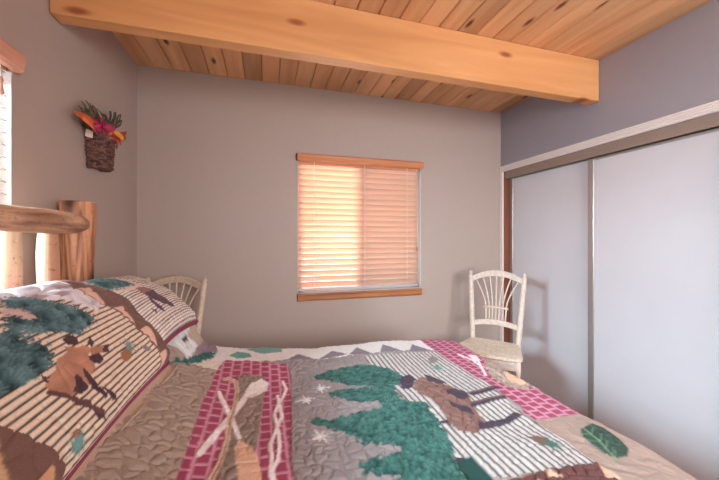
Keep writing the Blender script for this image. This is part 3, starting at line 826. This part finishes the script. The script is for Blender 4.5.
# ------------------------------------------------------------------ pillow shams
# pattern outlines in sham coordinates
N = {
  'lav': [(-0.138,0.96),(-0.074,0.96),(0.146,0.955),(0.134,0.714),(0.238,0.494),(0.327,0.298),(0.114,0.233),(0.018,0.368),(-0.078,0.574),(-0.202,0.764),(-0.319,0.789)],
  'tree1': [(-0.343,0.759),(-0.259,0.764),(-0.202,0.684),(-0.142,0.569),(-0.058,0.419),(-0.006,0.298),(0.022,0.223),(0.05,0.118),(-0.058,0.088),(-0.142,0.048),(-0.267,0.073),(-0.299,0.163),(-0.399,0.203),(-0.455,0.283),(-0.539,0.353),(-0.583,0.368)],
  'gap': [(-0.419,0.654),(-0.367,0.594),(-0.327,0.429),(-0.379,0.414),(-0.431,0.544),(-0.483,0.554)],
  'tree2': [(-0.547,0.439),(-0.483,0.178),(-0.451,0.073),(-0.519,-0.078),(-0.587,-0.128),(-0.671,-0.118),(-0.739,-0.108),(-0.784,-0.058)],
  'moose': [(-0.371,0.008),(-0.299,-0.068),(-0.23,-0.093),(-0.218,-0.168),(-0.271,-0.213),(-0.307,-0.373),(-0.387,-0.404),(-0.415,-0.479),(-0.495,-0.454),(-0.559,-0.449),(-0.615,-0.409),(-0.659,-0.293),(-0.643,-0.218),(-0.591,-0.178),(-0.527,-0.153),(-0.487,-0.073),(-0.423,-0.068),(-0.383,-0.053)],
  'face': [(-0.222,-0.148),(-0.09,-0.203),(-0.146,-0.278),(-0.259,-0.228)],
  'd1': [(-0.351,0.083),(-0.283,0.103),(-0.23,0.033),(-0.279,-0.053),(-0.347,0.003)],
  'd2': [(-0.287,-0.218),(-0.19,-0.253),(-0.186,-0.353),(-0.251,-0.368),(-0.295,-0.283)],
  'd3': [(-0.459,-0.298),(-0.443,-0.358),(-0.439,-0.494),(-0.511,-0.494),(-0.555,-0.424),(-0.511,-0.388)],
  'd4': [(-0.391,-0.273),(-0.383,-0.409),(-0.375,-0.549),(-0.343,-0.704),(-0.379,-0.704),(-0.419,-0.529),(-0.423,-0.378)],
  'd5': [(-0.571,-0.479),(-0.487,-0.594),(-0.471,-0.689),(-0.435,-0.789),(-0.407,-0.885),(-0.471,-0.799),(-0.511,-0.654),(-0.579,-0.529)],
  'd6': [(-0.098,-0.213),(-0.022,-0.223),(-0.102,-0.313),(-0.146,-0.278)],
  'd7': [(-0.375,-0.524),(-0.335,-0.614),(-0.246,-0.82),(-0.311,-0.779)],
  'd8': [(-0.607,-0.118),(-0.603,-0.158),(-0.619,-0.223),(-0.631,-0.208)],
  'd9': [(-0.202,-0.083),(-0.118,-0.033),(-0.142,-0.118),(-0.21,-0.158)],
  'cone1': [(0.006,-0.409),(0.094,-0.398),(0.138,-0.479),(0.09,-0.554),(0.01,-0.549),(-0.026,-0.479)],
  'ndl1': [(0.15,-0.409)],
  'leaf': [(0.303,-0.509),(0.395,-0.529),(0.427,-0.649),(0.359,-0.624)],
  'cone2': [(-0.667,-0.714),(-0.631,-0.714),(-0.607,-0.794),(-0.623,-0.82),(-0.663,-0.759)],
  'ndl2': [(-0.639,-0.83)],
  'near_border': [(-0.88,-0.308),(-0.852,-0.424),(-0.828,-0.569),(-0.792,-0.749),(-0.752,-0.895)],
  'far_border': [(0.311,0.283),(0.351,0.028),(0.435,-0.223),(0.479,-0.444),(0.535,-0.649),(0.567,-0.865)],
  'tri': [(-0.924,-0.674),(-0.796,-0.774),(-0.808,-0.88)],
}
R = {
  'tree': [(-0.808,0.955),(-0.615,0.91),(-0.419,0.714),(-0.335,0.378),(-0.619,0.363),(-0.88,0.454),(-0.876,0.599),(-0.896,0.754),(-0.864,0.925)],
  'base': [(-0.86,0.965),(-0.315,0.779),(-0.23,0.303),(-0.539,0.213),(-0.904,0.378),(-0.976,0.644),(-0.96,0.895)],
  'moose': [(-0.463,0.253),(-0.186,0.253),(-0.058,0.103),(-0.495,-0.018)],
  'd1': [(-0.451,0.043),(0.002,0.113),(-0.018,-0.133),(0.03,-0.464),(-0.054,-0.584),(-0.303,-0.429),(-0.479,-0.133)],
  'd2': [(-0.475,-0.028),(-0.491,-0.308),(-0.451,-0.579),(-0.547,-0.529),(-0.583,-0.218)],
  'd3': [(-0.707,-0.333),(-0.647,-0.439),(-0.699,-0.519)],
}

def make_sham(S_, label, res, painter, mirror=False):
    nu = int(2*S_.a/res); nv = int(2*S_.b/res)
    u, v = np.meshgrid(np.linspace(-1,1,nu), np.linspace(-1,1,nv), indexing='ij')
    e = empty('pillow_sham', tuple(S_.c-np.array([0,0,S_.b])), label, 'pillow', 'quilted pillow shams')
    P = Paint(u, v); painter(P, S_)
    xm, ym = u*S_.a, v*S_.b
    q = puff(xm, ym, .060, .0055, S_.seed)
    q = np.where(P.kind == 1, q*1.7, q)
    q = np.where(P.kind == 4, P.h+.002, q)
    # gathers near the piped lower edge
    low = sstep(-.55, -1.0, v)
    q = q+low*.0045*np.sin(xm*150+6*vnoise(xm*9,ym*9,3))
    fade = np.clip((1-np.abs(u))*12,0,1)*np.clip((1-np.abs(v))*9,0,1)
    A = S_.pos(u, v, 1, q*fade)
    Bk = S_.pos(u, v, -1, 0.0)
    Cb = np.ones(u.shape+(4,)); Cb[:] = lin(136,74,92)
    body = sheet('pillow_cover', A[0], A[1], A[2], soften(P.c, 16), M['cloth'], e, closed_with=(Bk[0],Bk[1],Bk[2],Cb))
    # piping round the rim
    k = np.linspace(-1,1,60); pts = []
    for a_, b_ in [(k,-1+0*k),(1+0*k,k),(-k,1+0*k),(-1+0*k,-k)]:
        pp = S_.pos(a_*1.004, b_*1.006, 1, 0.0)
        pts += [Vector((float(pp[0][i]),float(pp[1][i]),float(pp[2][i]))) for i in range(len(k)-1)]
    pts.append(pts[0].copy()); pts.append(pts[1].copy())
    b = MB(); b.tube(pts, .0120, 10, cap=False); b.build('piping', M['piping'], e, smooth=True)
    return e

STRIPE_A, STRIPE_D = (244,216,190), (58,34,28)
def sawtooth(P, S_):
    """patched border of triangles along both short sides of the sham"""
    ym = P.y*S_.b
    for sg, c0 in ((-1,-.945),(1,.365)):
        u0 = c0-.22*P.y
        d = (P.x-u0)*S_.a*sg
        out = d > 0
        P.fill(out, (126,90,78), 1)
        f = (ym/.115+.62)-np.floor(ym/.115+.62)
        if sg > 0:
            P.fill(out & (d < .085*f) & (d > .010) & (f > .08), (236,188,166), 3)
        else:
            P.fill(out & (d > .012+.07*(1-f)) & (d < .09), (222,168,128), 3)
def near_paint(P, S_):
    stripes_on(P, np.ones(P.x.shape,bool), P.y*S_.b, .0168, .30, STRIPE_A, STRIPE_D, .10)
    P.fill(P.y > .50-.62*P.x, (224,206,208), 1)
    lv = P.poly(N['lav'], (222,208,212), 1, wob=.04) | (P.y > .50-.62*P.x)
    k = sstep(.45,.75,vnoise(P.x*6+P.y*3,P.y*13-P.x*3,14))[lv][:,None]
    P.c[lv] = np.array(lin(232,220,222))*(1-k)+np.array(lin(178,150,150))*k; P.kind[lv] = 1
    tm = P.poly(N['tree1'], TEAL, 4, wob=.10) | P.poly(N['tree2'], TEAL, 4, wob=.10) | ((P.x < -.55) & (P.y > -.1) & (P.y < .40))
    d = cells(P.x*S_.a/.017+(vnoise(P.x*24,P.y*15,3)-.5)*2, P.y*S_.b/.012+(vnoise(P.x*24+9,P.y*15,3)-.5)*2, 21)
    k = np.clip(vnoise(P.x*20,P.y*11,9)*.9+.5*(d-.3),0,1)[tm][:,None]
    P.c[tm] = np.array(lin(32,54,54))*(1-k)+np.array(lin(122,154,156))*k; P.h[tm] = .006*(1-np.exp(-d[tm]*4)); P.kind[tm] = 4
    P.poly(N['gap'], (226,190,178), 3, wob=.05)
    sawtooth(P, S_)
    mm = P.poly(N['moose'], (192,134,108), 3); P.c[mm] *= (.8+.4*vnoise(P.x*14,P.y*9,2)[mm])[:,None]; P.c[...,3] = 1
    P.poly(N['face'], (186,128,98), 3)
    for k in ('d1','d2','d3','d4','d5','d6','d7','d8','d9'): P.poly(N[k], (84,54,60), 3, wob=.006)
    P.line([N['moose'][11],N['d5'][0],N['d5'][3]], .016, (110,72,66), 3)
    P.poly(N['cone1'], (170,112,72), 4, .004); P.poly(N['cone2'], (164,108,76), 4, .004); P.poly(N['leaf'], (150,138,128), 3)
    P.star(N['ndl1'][0], .16, (126,150,140), 13, .011, .3, sx=.75); P.star(N['ndl2'][0], .13, (116,160,152), 12, .011, .1, sx=.8)
def far_paint(P, S_):
    stripes_on(P, np.ones(P.x.shape,bool), P.y*S_.b, .0128, .34, (244,226,214), (66,42,44), .10)
    P.fill(P.x < -.93, (132,96,84), 1)
    P.poly(R['base'], (232,200,184), 3, wob=.05)
    tm = P.poly(R['tree'], TEAL, 4, wob=.12)
    k = vnoise(P.x*26,P.y*17,9)[tm][:,None]; P.c[tm] = np.array(lin(48,78,78))*(1-k)+np.array(lin(110,146,146))*k; P.h[tm] = .004; P.kind[tm] = 4
    P.poly(R['moose'], (160,116,108), 3, wob=.04)
    for k in ('d1','d2','d3'): P.poly(R[k], (98,72,82), 3, wob=.03)
near = make_sham(NEAR, 'big striped pillow sham with orange-brown moose and teal tree, nearest the camera', .0021, near_paint)
far = make_sham(FAR, 'smaller-looking striped pillow sham behind the near one, against the log post', .003, far_paint)
# tan flap under the near sham's piping
k = np.linspace(-1,1,90)
U_, W_ = np.meshgrid(k, np.linspace(0,1,12), indexing='ij')
pp = NEAR.pos(U_[:,0], -1+0*k, 1, 0.0)
bx_ = pp[0][:,None]; by_ = pp[1][:,None]; bz_ = pp[2][:,None]
fx = bx_+.004+.034*W_+.006*np.sin(U_*9)*W_
fy = by_+0*W_
fz = bz_*(1-W_)+(quilt_base(fx, fy)+.014+.008*np.sin(U_*7+1))*W_-.012*np.sin(W_*math.pi)-.004
Cf = np.ones(U_.shape+(4,)); Cf[:] = lin(196,164,142)
flap = sheet('sham_flap', fx, fy, fz, Cf, M['cloth'], near)
sol = flap.modifiers.new('thickness','SOLIDIFY'); sol.thickness = .006; sol.offset = 0
flap['label'] = 'tan fabric flap'

# ------------------------------------------------------------------ chairs (local: +y = facing, origin on the floor between the back posts)
def make_chair(m, seat_m):
    r = empty('rush_chair', (0,0,0))
    def back(z):      # recline of the back above the seat
        return -.0 if z < .44 else -.085*((z-.44)/.6)
    def half(z): return .165 if z < .42 else .165+.040*((z-.42)/.6)
    for sg in (-1,1):
        zs = [0,.1,.2,.3,.42,.5,.6,.7,.8,.9,.99,1.0,1.012,1.022,1.032]
        rs = [.014,.016,.018,.019,.020,.020,.020,.020,.0195,.019,.018,.011,.014,.013,.004]
        b = MB(); b.tube([(sg*half(z), back(z)-(.03*(1-z/.42) if z < .42 else 0), z) for z in zs], rs, 12)
        b.build('back_post', m, r, smooth=True, world=False)
    def arch(zc_, rise, th, dep, zside):
        b = MB(); n = 16; pts = []
        for i in range(n+1):
            f = -1+2*i/n; z = zside+rise*(1-f*f); x = f*half(zside)
            pts.append((x, back(z)-.012*(1-f*f), z))
        vs = []; fs = []
        for (x,y,z) in pts:
            vs += [(x,y-dep,z-th),(x,y+dep,z-th),(x,y+dep,z+th),(x,y-dep,z+th)]
        for i in range(n):
            for q in range(4): fs.append((i*4+q, i*4+(q+1)%4, i*4+4+(q+1)%4, i*4+4+q))
        fs += [(0,1,2,3),(n*4+3,n*4+2,n*4+1,n*4)]
        b.add(vs, fs); return b
    arch(0,.062,.024,.011,.958).build('top_rail', m, r, bevel=.004, world=False)
    arch(0,.024,.021,.011,.605).build('lower_rail', m, r, bevel=.004, world=False)
    b = MB(); b.tube([(-.092,back(.745)-.008,.742),(0,back(.745)-.012,.748),(.092,back(.745)-.008,.742)], [.009,.010,.009], 8)
    b.build('crossbar', m, r, smooth=True, world=False)
    for k in range(7):
        f = (k-3)/3
        x0 = f*.070; x1 = f*.078; x2 = f*.166
        z2 = .958+.062*(1-(x2/half(.96))**2)-.010
        pts = []
        for i in range(13):
            z = .61+(z2-.61)*i/12
            if z < .76: x = x0+(x1-x0)*(z-.61)/.15
            else:
                q = (z-.76)/(z2-.76); x = x1+(x2-x1)*(q**1.45)
            pts.append((x, back(z)-.010, z))
        b = MB(); b.tube(pts, .0058, 7); b.build('fan_spindle', m, r, smooth=True, world=False)
    # rush seat
    D = .365
    u, v = np.meshgrid(np.linspace(-1,1,70), np.linspace(-1,1,60), indexing='ij')
    def plan(u, v):
        hw = .182+(.250-.182)*(v+1)/2
        x = u*hw; y = -.005+(v+1)/2*D
        y = y+.035*(1-u*u)*np.clip(v,0,1)          # bowed front
        k = np.clip(np.abs(u)*np.abs(v),0,1)**6
        return x*(1-.05*k), y-.012*k*np.sign(v)
    x, y = plan(u, v)
    m_ = np.maximum(np.abs(u), np.abs(v))
    strand = .0022*np.sin(m_*110)+.0016*(vnoise(u*20,v*20,4)-.5)
    diag = np.exp(-np.abs(np.abs(u)-np.abs(v))*18)*-.003
    edge = (np.clip(1-np.abs(u)**5,0,1)*np.clip(1-np.abs(v)**5,0,1))**.5
    zt = .484+.024*edge-.010*(1-u*u)*(1-v*v)+(strand+diag)*edge
    zb_ = .484-.022*edge
    kk = vnoise(u*30,v*30,8); C = np.array(lin(204,178,152))*(1-kk[...,None])+np.array(lin(240,224,206))*kk[...,None]
    sheet('rush_seat', x, y, zt, C, M['cloth'], r, world=False, closed_with=(x,y,zb_,C))
    # front legs, aprons and stretchers
    for sg in (-1,1):
        zs = [0,.02,.06,.10,.13,.16,.20,.29,.34,.36,.375,.39,.405,.475]
        rs = [.011,.013,.012,.016,.012,.017,.019,.020,.014,.019,.014,.020,.021,.021]
        b = MB(); b.tube([(sg*.208,.335,z) for z in zs], rs, 14); b.build('front_leg', m, r, smooth=True, world=False)
    b = MB(); n = 14; vs = []; fs = []
    for i in range(n+1):
        f = -1+2*i/n; zl = .414+.020*math.cos(f*math.pi*1.5)*(1-abs(f))
        vs += [(f*.205,.348,zl),(f*.205,.364,zl),(f*.205,.364,.470),(f*.205,.348,.470)]
    for i in range(n):
        for q in range(4): fs.append((i*4+q, i*4+(q+1)%4, i*4+4+(q+1)%4, i*4+4+q))
    fs += [(0,1,2,3),(n*4+3,n*4+2,n*4+1,n*4)]
    b.add(vs, fs); b.build('front_apron', m, r, bevel=.002, world=False)
    for sg in (-1,1):
        b = MB(); b.tube([(sg*.208,.335,.45),(sg*.165,.0,.45)], .011, 8); b.build('seat_rail', m, r, smooth=True, world=False)
        b = MB(); b.tube([(sg*.208,.335,.17),(sg*.165,-.014,.19)], .009, 8); b.build('stretcher', m, r, smooth=True, world=False)
    b = MB(); b.tube([(-.208,.335,.23),(.208,.335,.23)], .009, 8); b.build('stretcher', m, r, smooth=True, world=False)
    b = MB(); b.tube([(-.165,-.010,.24),(.165,-.010,.24)], .009, 8); b.build('stretcher', m, r, smooth=True, world=False)
    for ch in r.children:
        me = ch.data; co = np.empty(len(me.vertices)*3); me.vertices.foreach_get('co', co); co = co.reshape(-1,3)
        co[:,2] = np.where(co[:,2] < .38, co[:,2]*(.38-FZ)/.38, co[:,2]-FZ)
        me.vertices.foreach_set('co', co.ravel()); me.update()
    return r
def place(c, base, facing):
    c.location = (base[0], base[1], FZ); c.rotation_euler = (0,0,math.atan2(facing[1],facing[0])-math.pi/2)
chair = make_chair(M['chair'], None)
tag(chair, 'whitewashed chair with woven rush seat standing by the closet doors', 'chair', 'fan-backed rush chairs')
place(chair, (1.752,2.147), (-.765,-.645))
chair2 = copy_tree(chair)
tag(chair2, 'blond fan-backed chair mostly hidden behind the pillows in the left corner', 'chair', 'fan-backed rush chairs')
place(chair2, (-.617,2.415), (-.35,-.94))
for ch in chair2.children:
    if ch.name.split('.')[0] != 'rush_seat':
        ch.data = ch.data.copy(); ch.data.materials.clear(); ch.data.materials.append(M['chair_warm'])

# ------------------------------------------------------------------ wall basket with silk flowers
BX, BYc = XL, 2.005
bk = empty('wall_basket', (BX+.04, BYc, 1.665), 'dark woven twig half-basket hung on the left wall, holding silk flowers', 'basket')
b = MB(); rr = random.Random(4); nlay = 10
def basket_pt(a, z, out=0):
    f = (z-1.665)/.145; r = .066+.010*f+out
    return Vector((BX+.006+(r*1.05)*max(0,math.sin(a)), BYc-.010*f+r*math.cos(a), z))
for i in range(nlay):
    z0 = 1.672+.142*i/(nlay-1); ph = rr.uniform(0,6)
    for rep in range(2):
        pts = []; n = 30
        for k in range(n+1):
            a = math.pi*k/n
            pts.append(basket_pt(a, z0+.004*math.sin(a*5+ph+rep*2)+rr.uniform(-.003,.003)+.008*(a/math.pi-.5)*-1, .006*math.sin(a*14+(i%2)*math.pi+rep*math.pi)+rr.uniform(-.002,.002)))
        b.tube(pts, [rr.uniform(.0058,.0088) for _ in pts], 6)
bb = b.build('woven_twigs', M['twig'], bk, smooth=True)
b = MB(); n = 16; vs = []; fs = []
for i in range(n+1):
    a = math.pi*i/n
    for z in (1.668, 1.812): vs.append(basket_pt(a, z, -.007))
for i in range(n): fs.append((2*i,2*i+2,2*i+3,2*i+1))
vs.append((BX+.004,BYc,1.668)); fs += [(2*i,2*i+2,len(vs)-1) for i in range(n)]
b.add(vs, fs); b.build('lining', M['twig'], bk)
b = MB()
for k in range(9):
    a = math.pi*(k+.5)/9; b.tube([basket_pt(a,1.665,.001), basket_pt(a,1.75,.001), basket_pt(a,1.818,.001)], .0045, 6)
b.build('stakes', M['twig'], bk, smooth=True)
b = MB(); p = basket_pt(math.pi*.93, 1.822, .014)
b.box(-.015,.015,-.0012,.0012,-.018,.018, Matrix.Translation(p) @ Matrix.Rotation(math.radians(40),4,'Z') @ Matrix.Rotation(math.radians(6),4,'Y'))
o = b.build('price_tag', M['tagpaper'], bk); o['label'] = 'pale paper price tag'

def leaf_mesh(mb, base, tip, width, curl=.02, lobes=0, side=Vector((1,0,0)), n=14):
    base = Vector(base); tip = Vector(tip); d = tip-base
    w = d.cross(side).normalized(); nn = w.cross(d).normalized()
    vs = []; fs = []
    for i in range(n+1):
        f = i/n
        ww = width*math.sin(math.pi*min(1,f*.97+.03))**.8
        if lobes: ww *= .65+.35*abs(math.cos(f*math.pi*lobes))
        c = base+d*f+nn*curl*math.sin(f*math.pi)
        vs += [c-w*ww+nn*curl*.4*(ww/width), c+nn*-.002, c+w*ww+nn*curl*.4*(ww/width)]
    m_ = len(vs); vs += [v-nn*.0016 for v in vs]
    for i in range(n):
        for q in (0,1):
            a = i*3+q; fs.append((a,a+1,a+4,a+3)); fs.append((m_+a,m_+a+3,m_+a+4,m_+a+1))
        fs.append((i*3,i*3+3,m_+i*3+3,m_+i*3)); fs.append((i*3+2,m_+i*3+2,m_+i*3+5,i*3+5))
    mb.add(vs, fs)
def silk(name, rgb, rough=.7): return plain('silk '+name, rgb, rough, var=.18, bscale=40)
def at(px, py, d):
    """point on the sight line of a photo pixel, d metres in front of the left wall"""
    a = math.atan((px-359.5)/F)+YAW; X = BX+d; Y = X/math.tan(a)
    zc = X*math.sin(YAW)+Y*math.cos(YAW)
    return Vector((X, Y, EYE-(py-CY)/F*zc))
SD = Vector((.9,.42,0))
def item(name, m, mb, label, cat):
    o = mb.build(name, m, smooth=True); return tag(o, label, cat, 'silk flowers in the wall basket')
b = MB(); leaf_mesh(b, at(97,133,.06), at(73,111,.045), .026, .016, side=SD); leaf_mesh(b, at(98,133,.075), at(81,117,.065), .024, .012, side=SD)
item('silk_leaf', silk('orange leaf',(236,116,66)), b, 'pointed orange silk leaf leaning out on the left of the wall basket', 'artificial leaf')
b = MB(); c = at(102,127,.095); sd = Vector((.42,.9,0)).normalized()
for k in range(13):
    a = k*2*math.pi/13+.2; r = .034+.016*((k*5) % 3)/2
    leaf_mesh(b, c, c+sd*r*1.5*math.cos(a)+Vector((.020*math.cos(k*1.7), 0, r*math.sin(a))), .017, .010, side=SD)
item('silk_flower', silk('magenta petals',(190,44,92)), b, 'magenta silk bloom in the middle of the wall basket', 'artificial flower')
b = MB(); c = at(115.5,137,.085); pts = [c+sd*.040*math.cos(a)+Vector((0,0,.022*math.sin(a))) for a in np.linspace(-.3,3.4,16)]
b.tube(pts, [.006+.008*math.sin(math.pi*i/15) for i in range(16)], 9)
item('silk_curl', silk('yellow curl',(250,164,50)), b, 'yellow-orange curled silk petal on the right rim of the wall basket', 'artificial flower')
b = MB()
for px, py in ((127,132),(126,138),(121,145),(117,149),(124,135)): leaf_mesh(b, at(111,136,.07), at(px,py,.075), .016, .010, side=SD)
item('silk_leaf', silk('red leaf',(200,66,52)), b, 'red silk leaves poking past the right rim of the wall basket', 'artificial leaf')
b = MB()
for k, (tx, ty, cx_) in enumerate(((79,106,76),(83,102,79),(87,101,84),(91,104,90),(95,109,94),(86,107,80),(94,113,97))):
    p0 = at(95+k*.5,134,.03+.004*k); p1 = at(tx+2,ty+12,.030); p2 = at(tx,ty,.032); p3 = at(cx_+10,ty+5,.036); p4 = at(cx_+14,ty+13,.04)
    ctl = [p0,p1,p2,p3,p4]; pts = []
    for i in range(17):
        t = i/16; q = list(ctl)
        while len(q) > 1: q = [q[j].lerp(q[j+1], t) for j in range(len(q)-1)]
        pts.append(q[0]+Vector((0,.006*math.sin(i*1.2+k),.006*math.sin(i*.9+k*2))))
    b.tube(pts, [.0085-.003*i/16 for i in range(17)], 7)
    leaf_mesh(b, pts[4], at(tx-1,ty-1,.034), .010, .006, side=SD)
item('dried_grass', silk('olive stalks',(112,98,74)), b, 'bunch of curling olive dried stalks at the back left of the wall basket', 'dried plant')
b = MB(); leaf_mesh(b, at(99,131,.055), at(97,109,.05), .018, .012, side=SD)
item('dried_husk', silk('pale husk',(214,178,150)), b, 'pale dried husk standing upright in the wall basket', 'dried plant')
b = MB()
for k, (tx, ty) in enumerate(((105,115),(110,112),(115,113),(120,115),(121,121),(113,119))):
    p0 = at(108,133,.05); p2 = at(tx,ty,.055); pts = [p0.lerp(p2, i/8)+Vector((.004*math.sin(i+k),.006*math.sin(i*1.3+k),.004*math.sin(i*1.1))) for i in range(9)]
    b.tube(pts, [.0055-.002*i/8 for i in range(9)], 6)
    leaf_mesh(b, pts[4], at(tx+1,ty-1,.058), .011, .006, side=SD)
item('silk_sprig', silk('green sprig',(96,90,76)), b, 'dark green silk sprig at the back right of the wall basket', 'artificial plant')

# ------------------------------------------------------------------ ceiling lamp added for warm fill, unseen behind the camera
lamp = empty('warm_fill_lamp', (.2, -.55, ZC-.11), 'added warm fill lamp, a round flush bowl out of view behind the camera', 'lamp')
b = MB(); b.tube([(.2,-.55,ZC-.002),(.2,-.55,ZC-.02)], [.15,.15], 28); b.build('canopy', M['stile'], lamp, smooth=False)
gm, nt, bs = mat('fill lamp glow glass'); bs.inputs['Base Color'].default_value = (1,.9,.75,1)
bs.inputs['Emission Color'].default_value = (1,.78,.52,1); bs.inputs['Emission Strength'].default_value = 3.0  # emission gives the added warm fill
b = MB(); b.tube([(.2,-.55,ZC-.022),(.2,-.55,ZC-.05),(.2,-.55,ZC-.08),(.2,-.55,ZC-.10),(.2,-.55,ZC-.108)], [.14,.135,.11,.06,.01], 28); b.build('bowl', gm, lamp, smooth=True)

# ------------------------------------------------------------------ light
def area(name, loc, rot, sx, sy, power, rgb):
    l = bpy.data.lights.new(name, 'AREA'); l.shape = 'RECTANGLE'; l.size = sx; l.size_y = sy; l.energy = power; l.color = rgb
    o = bpy.data.objects.new(name, l); COL.objects.link(o); o.location = loc; o.rotation_euler = rot
    return o
R90 = math.pi/2
area('daylight through left window', (XL-.95, .97, 2.05), (0,-R90+.45,0), 1.3, 1.3, 440, (.58,.85,1.0))
area('daylight through back window', ((WX0+WX1)/2, YB+.5, 1.55), (-R90-.25,0,0), 1.2, 1.2, 46, (1.0,.97,.98))
area('fill light through added front window', ((NX0+NX1)/2, YF-.35, 1.6), (R90-.1,0,0), 1.4, 1.4, 72, (.95,.96,1.0))  # fill added from behind the camera, no such window known
w = bpy.data.worlds.new('sky'); SC.world = w; w.use_nodes = True
bg = w.node_tree.nodes['Background']; bg.inputs['Color'].default_value = (.86,.93,1.0,1); bg.inputs['Strength'].default_value = 2.0
SC.view_settings.view_transform = 'Standard'; SC.view_settings.look = 'None'; SC.view_settings.gamma = 1.0
SC.view_settings.use_curve_mapping = False
SC.view_settings.exposure = 0.64


cam = bpy.data.cameras.new('camera'); co_ = bpy.data.objects.new('camera', cam); COL.objects.link(co_)
cam.sensor_width = 36; cam.lens = 36*F/719; cam.clip_start = .02
cam.shift_y = -1.086/719
co_.location = (0,0,EYE); co_.rotation_euler = (R90, 0, -YAW)
SC.camera = co_
